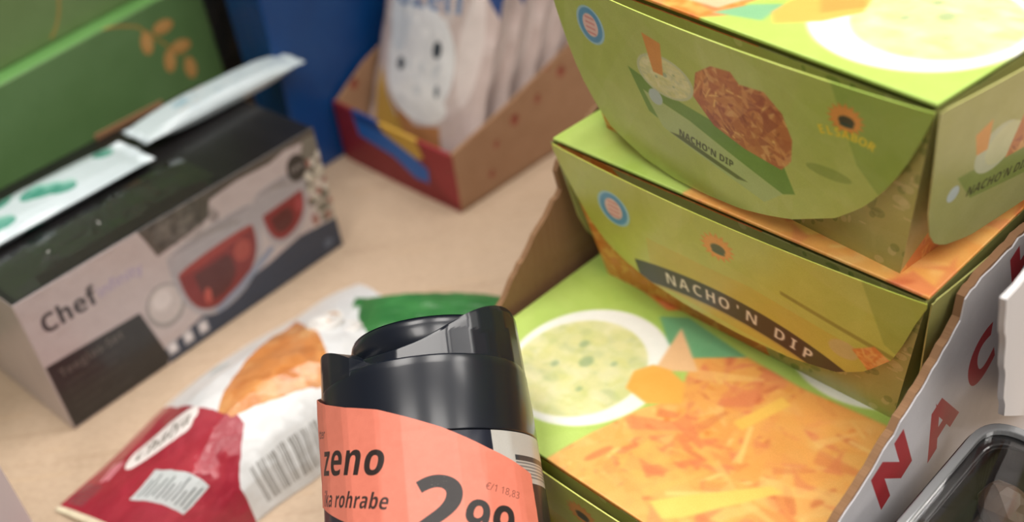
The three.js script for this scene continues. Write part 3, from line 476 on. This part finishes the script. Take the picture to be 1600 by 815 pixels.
// ------------------------------------------------------------ red snack bag on the shelf
{
  const S = [
    [[-0.258, 0.001, -0.402], [-0.215, 0.006, -0.372], [-0.19, 0.001, -0.352]], [[-0.235, 0.001, -0.432], [-0.173, 0.035, -0.380], [-0.158, 0.001, -0.366]],
    [[-0.205, 0.001, -0.478], [-0.156, 0.045, -0.407], [-0.135, 0.001, -0.385]], [[-0.170, 0.001, -0.513], [-0.128, 0.046, -0.432], [-0.108, 0.001, -0.405]],
    [[-0.140, 0.001, -0.5336], [-0.107, 0.042, -0.446], [-0.085, 0.001, -0.42]], [[-0.118, 0.001, -0.552], [-0.09, 0.024, -0.485], [-0.066, 0.001, -0.455]],
    [[-0.1, 0.001, -0.56], [-0.085, 0.010, -0.535], [-0.07, 0.001, -0.515]]];
  const mix = (a, b, t) => a.map((k, i) => k + (b[i] - k) * t);
  const spline = (k) => new THREE.CatmullRomCurve3(S.map((r) => new THREE.Vector3(...r[k])));
  const cl = [0, 1, 2].map(spline);
  const map = canvas(1536, 1024, (x, w, h) => {          // u runs along the bag, v round it from the left foot over the ridge to the right foot
    x.fillStyle = '#9f2a3b'; x.fillRect(0, 0, w, h);
    for (let i = 0; i < 50; i++) { x.globalAlpha = 0.25; ell(x, w, h, rr(0, 0.35), rr(0, 1), rr(0.01, 0.05), rr(0.02, 0.09), i % 2 ? '#b23c4a' : '#8a2230', rr(0, 3)); } x.globalAlpha = 1;
    poly(x, w, h, [[0.36, 0.55], [0.36, 1], [1, 1], [1, 0.55]], '#dcdedf');
    poly(x, w, h, [[0.3, 0], [0.3, 0.2], [0.315, 0.4], [0.335, 0.53], [0.45, 0.35], [0.58, 0.2], [0.66, 0.12], [0.72, 0], [1, 0], [0.72, -0.1]], '#dcdedf');
    poly(x, w, h, [[0.72, 0], [0.66, 0.12], [0.69, 0.4], [0.68, 0.55], [0.75, 0.7], [0.8, 1], [1, 1], [1, 0]], '#dcdedf');
    poly(x, w, h, [[0.335, 0.53], [0.45, 0.35], [0.58, 0.2], [0.66, 0.13], [0.69, 0.4], [0.68, 0.55], [0.66, 0.75], [0.56, 0.74], [0.49, 0.7], [0.42, 0.67], [0.345, 0.62]], '#c98448');
    x.save(); x.beginPath(); [[0.335, 0.53], [0.45, 0.35], [0.58, 0.2], [0.66, 0.13], [0.69, 0.4], [0.68, 0.55], [0.66, 0.75], [0.56, 0.74], [0.49, 0.7], [0.42, 0.67], [0.345, 0.62]].forEach(([u, v], i) => (i ? x.lineTo(u * w, (1 - v) * h) : x.moveTo(u * w, (1 - v) * h))); x.clip();
    for (let i = 0; i < 90; i++) { x.globalAlpha = 0.4; ell(x, w, h, rr(0.33, 0.7), rr(0.15, 0.8), rr(0.01, 0.04), rr(0.02, 0.06), ['#d29658', '#ba7438', '#aa6430', '#d8a870', '#bc8250'][i % 5], rr(0, 3)); } x.globalAlpha = 1; x.restore();
    // grey reverse with bar code
    poly(x, w, h, [[0.24, 1], [0.25, 0.84], [0.345, 0.7], [0.37, 0.66], [0.49, 0.7], [0.66, 0.75], [0.72, 0.8], [0.8, 1]], '#dcdedf');
    for (let i = 0; i < 40; i++) { x.fillStyle = '#5d5850'; const u = 0.30 + i * 0.0062, k = rr(2, 6); if (i % 5 !== 3) { x.beginPath(); x.moveTo(u * w, 0.18 * h); x.lineTo(u * w + k, 0.18 * h); x.lineTo((u - 0.004) * w + k, 0.03 * h); x.lineTo((u - 0.004) * w, 0.03 * h); x.fill(); } }
    // white oval name plate, small lines, pale sticker, end stripes
    x.save(); x.translate(0.228 * w, (1 - 0.31) * h); x.rotate(-0.85); x.scale(1, -1); x.beginPath(); x.roundRect(-170, -62, 340, 124, 60); x.fillStyle = '#efe9e6'; x.fill(); x.font = 'italic bold 78px serif'; x.textAlign = 'center'; x.textBaseline = 'middle'; x.fillStyle = '#5b564a'; x.fillText('Chalya', 0, 0); x.restore();
    x.save(); x.translate(0.125 * w, (1 - 0.13) * h); x.rotate(0.3); x.fillStyle = '#dd8a98'; x.fillRect(-40, -36, 90, 26); x.fillRect(-40, 0, 90, 22); x.restore();
    x.save(); x.translate(0.13 * w, (1 - 0.575) * h); x.rotate(0.12); x.fillStyle = '#c3c9ca'; x.fillRect(-62, -165, 120, 330); x.fillStyle = '#6c7274'; for (let i = 0; i < 11; i++) { x.fillRect(-48 + (i % 2) * 6, -150 + i * 28, 86 - (i % 3) * 16, 9); } x.restore();
    for (let i = 0; i < 7; i++) { x.fillStyle = '#7b4a50'; x.fillRect((0.03 + i * 0.009) * w, (1 - 0.17) * h, 7, 0.15 * h); }
    ell(x, w, h, 0.76, 0.33, 0.045, 0.1, '#f2efe9'); ell(x, w, h, 0.765, 0.33, 0.028, 0.06, '#c79a74'); ell(x, w, h, 0.768, 0.34, 0.014, 0.03, '#8c5a40');
    x.fillStyle = '#7f9a9c'; x.save(); x.translate(0.42 * w, (1 - 0.16) * h); x.rotate(-0.5); x.fillRect(-40, -8, 80, 12); x.fillRect(-30, 12, 60, 8); x.restore();
    x.fillStyle = '#e7dcc0'; x.fillRect(0, 0, 0.014 * w, h);
    grain(x, w, h, 12);
  });
  const b = thing('snack_bag', 'red and white snack bag with orange window lying beside the black capped bottle', 'bag');
  const nU = 60, nV = 40, P = [], UV = [], I = [];
  for (const s of [1, 0]) for (let j = 0; j <= nV; j++) for (let i = 0; i <= nU; i++) {
    const u = i / nU, v = j / nV, a = cl[0].getPoint(u), m = cl[1].getPoint(u), c = cl[2].getPoint(u); let p;
    if (v < 0.6) p = a.clone().lerp(m, v / 0.6); else p = m.clone().lerp(c, (v - 0.6) / 0.4);
    const k = v < 0.6 ? v / 0.6 : (1 - v) / 0.4, hgt = m.y;
    p.y += hgt * (v < 0.6 ? 0.14 * Math.sin(Math.PI * k) : 0.12 * Math.sin(Math.PI * k)) + hgt * 0.16 * (ridge(u * 9, v * 5) - 0.5) * Math.sqrt(Math.max(0, k)) * (k < 1 ? 1 : 0.3);
    if (v >= 0.6) { p.x += 0.006 * Math.sin(Math.PI * k) * (ridge(u * 8 + 3, v * 4) - 0.2); p.z += 0.006 * Math.sin(Math.PI * k) * (ridge(u * 8, v * 4 + 5) - 0.2); }
    if (!s) p.y = 0.0004; else p.y = Math.max(p.y, 0.0012);
    P.push(p.x, p.y, p.z); UV.push(u, v);
  }
  const row = nU + 1, K = row * (nV + 1);
  for (let j = 0; j < nV; j++) for (let i = 0; i < nU; i++) { const a = j * row + i, q = a + 1, c = a + row, d = c + 1; I.push(a, q, d, a, d, c, K + a, K + d, K + q, K + a, K + c, K + d); }
  const ed = (a, q) => I.push(a, K + a, K + q, a, K + q, q);
  for (let i = 0; i < nU; i++) { ed(i, i + 1); ed(nV * row + i + 1, nV * row + i); } for (let j = 0; j < nV; j++) { ed((j + 1) * row, j * row); ed(j * row + nU, (j + 1) * row + nU); }
  const g = new THREE.BufferGeometry(); g.setAttribute('position', new THREE.Float32BufferAttribute(P, 3)); g.setAttribute('uv', new THREE.Float32BufferAttribute(UV, 2)); g.setIndex(I);
  const fb = crumple.clone(); fb.repeat.set(1.5, 1); fb.needsUpdate = true;
  part(b, 'film', toCreasedNormals(g, 0.8), mat({ map, roughness: 0.32, bumpMap: fb, bumpScale: 0.0012, clearcoat: 0.4, clearcoatRoughness: 0.2 }));
  // gathered end
  const wg = []; for (let k = 0; k < 2; k++) { const t = new THREE.TorusGeometry(0.008 - k * 0.002, 0.0035, 8, 18); t.scale(1, 1, 0.8); t.rotateX(1.2); t.translate(-0.113 + k * 0.013, 0.027 - k * 0.003, -0.492 + k * 0.004); wg.push(t.toNonIndexed()); }
  part(b, 'twisted_end', mergeGeometries(wg), mat({ color: 0xd9d6d2, roughness: 0.35, bumpMap: crumple, bumpScale: 0.001 }));
  const gb = thing('green_snack_bag', 'dark green snack bag with red tip behind the black cap', 'bag', [-0.049, 0.0155, -0.489], R(-14));
  const gm = canvas(512, 256, (x, w, h) => { greenPrint(x, w, h, '#2d6a34', ['#3b8040', '#24582c', '#4d9050']); poly(x, w, h, [[0.9, 0], [1, 0], [1, 1], [0.9, 1]], '#c0384a'); grain(x, w, h, 14); });
  part(gb, 'pouch', pouch(0.115, 0.05, 0.024, { seed: 4, wrinkle: 0.5 }), mat({ map: gm, roughness: 0.35, bumpMap: crumple, bumpScale: 0.001 }));
}

// ------------------------------------------------------------ bottle with black cap and price sticker
{
  const Rj = 0.04284, px = Rj / 165, ax = new THREE.Vector3(0.0088, 0.5227, -0.8525), X = new THREE.Vector3(0.9947, -0.0917, -0.0459), Z = new THREE.Vector3(0.1021, 0.8476, 0.5207), O = new THREE.Vector3(-0.0433, 0.1039, -0.308);
  const len = 0.1233, base = O.clone().addScaledVector(ax, -len), dn = len / px;   // origin at the base
  const o = thing('cap_bottle', 'bottle with black swooping cap and salmon price sticker leaning on the carton', 'bottle');
  o.matrixAutoUpdate = true; const m = new THREE.Matrix4().makeBasis(X, ax, Z); o.quaternion.setFromRotationMatrix(m); o.position.copy(base);
  const Y = (a) => (a + dn) * px;                          // axial coordinate, 0 at the foot of the cap
  const black = mat({ color: 0x141923, roughness: 0.28, clearcoat: 0.3, clearcoatRoughness: 0.15 }), dark = mat({ color: 0x14171f, roughness: 0.3 });
  const lathe = (pts, n = 72) => new THREE.LatheGeometry(pts.map(([r, a]) => new THREE.Vector2(Math.max(1e-5, r * Rj), Y(a))), n);
  part(o, 'body', lathe([[0, -dn], [1.0, -dn], [1.04, -dn + 6], [1.05, -dn + 20], [1.03, -200], [1.0, -60], [0.985, -17], [0.97, -10], [0, -10]]), dark);
  part(o, 'cap_collar', lathe([[0.9, -17], [0.995, -17], [1.003, -14], [0.995, 40], [0.982, 84], [0.965, 96], [0.95, 99], [0.92, 100], [0, 100]]), black);
  // upper cap: shell with a swooping rim round an inner plug, and the thumb rest on the low side
  const cx = 0.12 * Rj, r0 = 0.83 * Rj, RIM = [[-180, 168], [-120, 150], [-75, 132], [-50, 124], [-25, 122], [-10, 128], [5, 143], [20, 164], [35, 181], [50, 190], [70, 194], [100, 192], [140, 180], [180, 168]];
  const rim = (t) => { let q = 0; for (let k = -8; k <= 8; k++) { let d = t * 180 / Math.PI + k * 2; if (d > 180) d -= 360; if (d < -180) d += 360; q += curveAt(RIM, d); } return q / 17; };   // t = 0 faces the viewer, +90 deg is right
  part(o, 'cap_shell', sheet((u, v) => { const t = -Math.PI + 2 * Math.PI * u, a = 92 + (rim(t) - 92) * v, rd = r0 * (1.03 - 0.03 * v - (v > 0.85 ? (v - 0.85) ** 2 * 1.6 : 0)); return [cx + rd * Math.sin(t), Y(a), rd * Math.cos(t)]; }, 96, 24, 0.0022), black);
  { const n = 72, pos = [], idx = [], ring = (k) => { for (let i = 0; i <= n; i++) { const t = -Math.PI + 2 * Math.PI * i / n, rd = r0 * 0.92 * k; pos.push(cx + rd * Math.sin(t), Y(168 + (Math.max(168, rim(t) - 3) - 168) * k * k), rd * Math.cos(t)); } }; for (const k of [1, 0.85, 0.6, 0.3, 0.01]) ring(k);
    for (let q = 0; q < 4; q++) for (let i = 0; i < n; i++) { const a = q * (n + 1) + i, b = a + 1, c = a + n + 1, d = c + 1; idx.push(a, b, d, a, d, c); }
    const g = new THREE.BufferGeometry(); g.setAttribute('position', new THREE.Float32BufferAttribute(pos, 3)); g.setAttribute('uv', new THREE.Float32BufferAttribute(new Array(pos.length / 3 * 2).fill(0), 2)); g.setIndex(idx); g.computeVertexNormals(); part(o, 'cap_roof', g, black); }
  const plug = lathe([[0, 90], [0.79, 90], [0.79, 155], [0.78, 163], [0.755, 168], [0.73, 169], [0, 169]]); plug.translate(cx, 0, 0); part(o, 'cap_plug', plug, black);
  part(o, 'thumb_rest', sheet((u, v) => { const t = R(-140 + 98 * u), e = Math.sin(Math.PI * u) ** 0.15, a = 90 + (150 - 32 * Math.max(0, u - 0.62) ** 2 * 6.9 - 90) * v, rd = Rj * (0.975 - 0.012 * v); return [rd * Math.sin(t), Y(a), rd * Math.cos(t)]; }, 24, 8, 0.016), black);
  // patches on the wall: outline in degrees round the axis and axial pixels
  function patch(t0, t1, topOf, botOf, rad, nu, nv, th, a0, a1) { return sheet((u, v) => { const t = t0 + (t1 - t0) * u, b = botOf(t), a = b + (topOf(t) - b) * v, rd = rad(t, a) * Rj, q = R(t); return [rd * Math.sin(q), Y(a), rd * Math.cos(q)]; }, nu, nv, th, (u, v) => { const t = t0 + (t1 - t0) * u, b = botOf(t), a = b + (topOf(t) - b) * v; return [u, (a - a0) / (a1 - a0)]; }); }
  const wall = (a) => (a > -17 ? 1.003 : 1.0 + Math.min(0.03, (-17 - a) / 183 * 0.03));
  // body label: navy field, silver block with fine lines
  const A0 = -260, A1 = -18, T0 = -110, T1 = 130;
  const labelMap = canvas(1024, 512, (x, w, h) => {
    const U = (t) => (t - T0) / (T1 - T0) * w, V = (a) => h - (a - A0) / (A1 - A0) * h;
    x.fillStyle = '#161b2a'; x.fillRect(0, 0, w, h); x.fillStyle = '#b4b2ac'; x.fillRect(U(32), V(-18), U(95) - U(32), V(-92) - V(-18));
    x.fillStyle = '#343a40'; x.fillRect(U(46), V(-52), U(90) - U(46), V(-60) - V(-52)); x.fillStyle = '#6f7274'; for (let i = 0; i < 5; i++) x.fillRect(U(46), V(-62 - i * 5), U(88) - U(46), 5);
    x.fillStyle = '#8b8d90'; x.fillRect(U(52), V(-160), U(95) - U(52), 8); grain(x, w, h, 8);
  });
  part(o, 'body_label', patch(T0, T1, () => A1, () => A0, (t, a) => wall(a) + 0.004, 60, 12, 0.0002, A0, A1), mat({ map: labelMap, roughness: 0.35 }));
  // price sticker
  const S0 = -108, S1 = 56, B0 = -240, B1 = 112;
  const top = [[-108, 110], [-80, 84], [-62, 62], [-44, 43], [-24.7, 26.6], [6.4, -13], [28.4, -45], [56, -79]], bot = [[-108, -60], [-75, -84], [-50, -117], [-30, -150], [0, -190], [30, -225], [56, -235]];
  const at = (c) => (t) => curveAt(c, t);
  const stickerMap = canvas(1640, 1500, (x, w, h) => {
    const U = (t) => (t - S0) / (S1 - S0) * w, V = (a) => h - (a - B0) / (B1 - B0) * h, k = h / (B1 - B0);
    x.fillStyle = '#d97b66'; x.fillRect(0, 0, w, h);
    const txt = (s, t, a, size, f, rot, sx, style = 'bold', align = 'left') => { x.save(); x.translate(U(t), V(a)); x.rotate(rot); x.scale(sx, 1); x.font = style + ' ' + size * k + 'px sans-serif'; x.textAlign = align; x.textBaseline = 'alphabetic'; x.fillStyle = f; x.fillText(s, 0, 0); x.restore(); };
    const kt = w / (S1 - S0) / (k / (57.3 / 165)) ;      // keeps lettering true on the curved wall
    txt('zeno', -24, -68, 63, '#2b211f', 0.26, kt * 1.02, 'bold', 'right');
    txt('tter', -66, 14, 18, '#4a302c', 0.26, kt, 'bold', 'right');
    txt('ika rohrabe', -23, -116, 30, '#3a2a28', 0.28, kt * 0.92, 'bold', 'right');
    txt('2', -21, -166, 138, '#221c1c', 0.30, kt * 1.06);
    txt('99', 8.5, -163, 72, '#221c1c', 0.30, kt * 1.0);
    txt('\u20ac/1 18,83', 24, -103, 14, '#7a4236', 0.32, kt, 'normal');
    for (let i = 0; i < 60; i++) { x.globalAlpha = 0.5; x.fillStyle = '#8d8580'; x.fillRect(U(rr(-13, 6)), V(rr(-112, -80)), rr(2, 9), rr(1, 4)); } x.globalAlpha = 1;
    grain(x, w, h, 10);
  });
  part(o, 'price_sticker', patch(S0, S1, at(top), at(bot), (t, a) => Math.max(wall(a), 1.004) + 0.01 + 0.014 * ridge(t * 0.028 + 3, a * 0.02 + 9), 120, 60, 0.00025, B0, B1), mat({ map: stickerMap, roughness: 0.5 }));
}

// ------------------------------------------------------------ plastic tray of brown pieces outside the carton, and the white carton at the other end
{
  const a = CART.yaw, f = (o2, v) => [CART.pos[0] + o2 * Math.cos(a) - v * Math.sin(a), 0, CART.pos[2] - o2 * Math.sin(a) - v * Math.cos(a)];
  const W = 0.105, D = 0.15, H = 0.098, o = thing('plastic_tub', 'clear lidded black plastic tub of brown pieces beside the red lettered carton', 'tub', f(0.070, 0.044), CART.yaw);
  const ringR = (w, d, r) => { const s = new THREE.Shape(); s.moveTo(-w / 2 + r, -d / 2); s.lineTo(w / 2 - r, -d / 2); s.quadraticCurveTo(w / 2, -d / 2, w / 2, -d / 2 + r); s.lineTo(w / 2, d / 2 - r); s.quadraticCurveTo(w / 2, d / 2, w / 2 - r, d / 2); s.lineTo(-w / 2 + r, d / 2); s.quadraticCurveTo(-w / 2, d / 2, -w / 2, d / 2 - r); s.lineTo(-w / 2, -d / 2 + r); s.quadraticCurveTo(-w / 2, -d / 2, -w / 2 + r, -d / 2); return s; };
  const flat = (s, t, y, bevel = 0) => { const g = new THREE.ExtrudeGeometry(s, { depth: t, bevelEnabled: bevel > 0, bevelSize: bevel, bevelThickness: bevel, bevelSegments: 2 }); g.rotateX(-Math.PI / 2); g.translate(0, y, 0); return g; };
  const wallS = ringR(W - 0.012, D - 0.012, 0.014); wallS.holes.push(ringR(W - 0.016, D - 0.016, 0.012));
  const blk = mat({ color: 0x17130f, roughness: 0.25 });
  part(o, 'tub_wall', flat(wallS, H - 0.006, 0.001), blk); part(o, 'tub_base', flat(ringR(W - 0.012, D - 0.012, 0.014), 0.0015, 0.0001), blk);
  const rimS = ringR(W, D, 0.016); rimS.holes.push(ringR(W - 0.014, D - 0.014, 0.012)); part(o, 'rim', flat(rimS, 0.0016, H - 0.006, 0.0008), mat({ color: 0x1c1b1c, roughness: 0.2, clearcoat: 0.6, clearcoatRoughness: 0.05 }));
  const clear = mat({ color: 0xffffff, transmission: 1, thickness: 0, roughness: 0.05, ior: 1.45 });
  const lidS = ringR(W - 0.002, D - 0.002, 0.015); part(o, 'clear_lid', flat(lidS, 0.0004, H - 0.003), clear);
  const bead = ringR(W - 0.003, D - 0.003, 0.015); bead.holes.push(ringR(W - 0.0075, D - 0.0075, 0.013)); part(o, 'lid_bead', flat(bead, 0.002, H - 0.0026, 0.0006), mat({ color: 0x8a8c8e, roughness: 0.08, metalness: 0.2, clearcoat: 1 }));
  for (let i = 0; i < 20; i++) { const g = new THREE.IcosahedronGeometry(0.012, 2), p = g.attributes.position; for (let k = 0; k < p.count; k++) { const v = new THREE.Vector3().fromBufferAttribute(p, k), n = 1 + 0.35 * (fbm(v.x * 160 + i * 7, v.y * 160 + v.z * 130, 2) - 0.35); p.setXYZ(k, v.x * n, v.y * n * 0.7, v.z * n); } g.computeVertexNormals(); const m = part(o, 'brown_piece', g, mat({ color: [0x4a3726, 0x58422e, 0x3a2a1e][i % 3], roughness: 0.5 })); m.position.set(-0.032 + (i % 4) * 0.0213, H - 0.026 + rr(-0.003, 0.003), -0.055 + Math.floor(i / 4) * 0.0275); m.rotation.set(rr(0, 3), rr(0, 3), rr(0, 3)); }
  part(o, 'filling', boxAt(-W / 2 + 0.011, W / 2 - 0.011, 0.002, H - 0.036, -D / 2 + 0.011, D / 2 - 0.011), mat({ color: 0x3a2b1e, roughness: 0.8 }));
  const w = thing('white_carton', 'corner of a plain white carton at the near left edge', 'carton', [-0.2532, 0, -0.3743], R(24));
  const g = printBox(0.14, 0.11, 0.1, 0.002, { rest: [0, 0, 1, 1] }); g.translate(-0.07, 0, 0.05); part(w, 'carton', g, mat({ color: 0xc9c2c6, roughness: 0.5 }));
}
renderer.render(scene, camera);
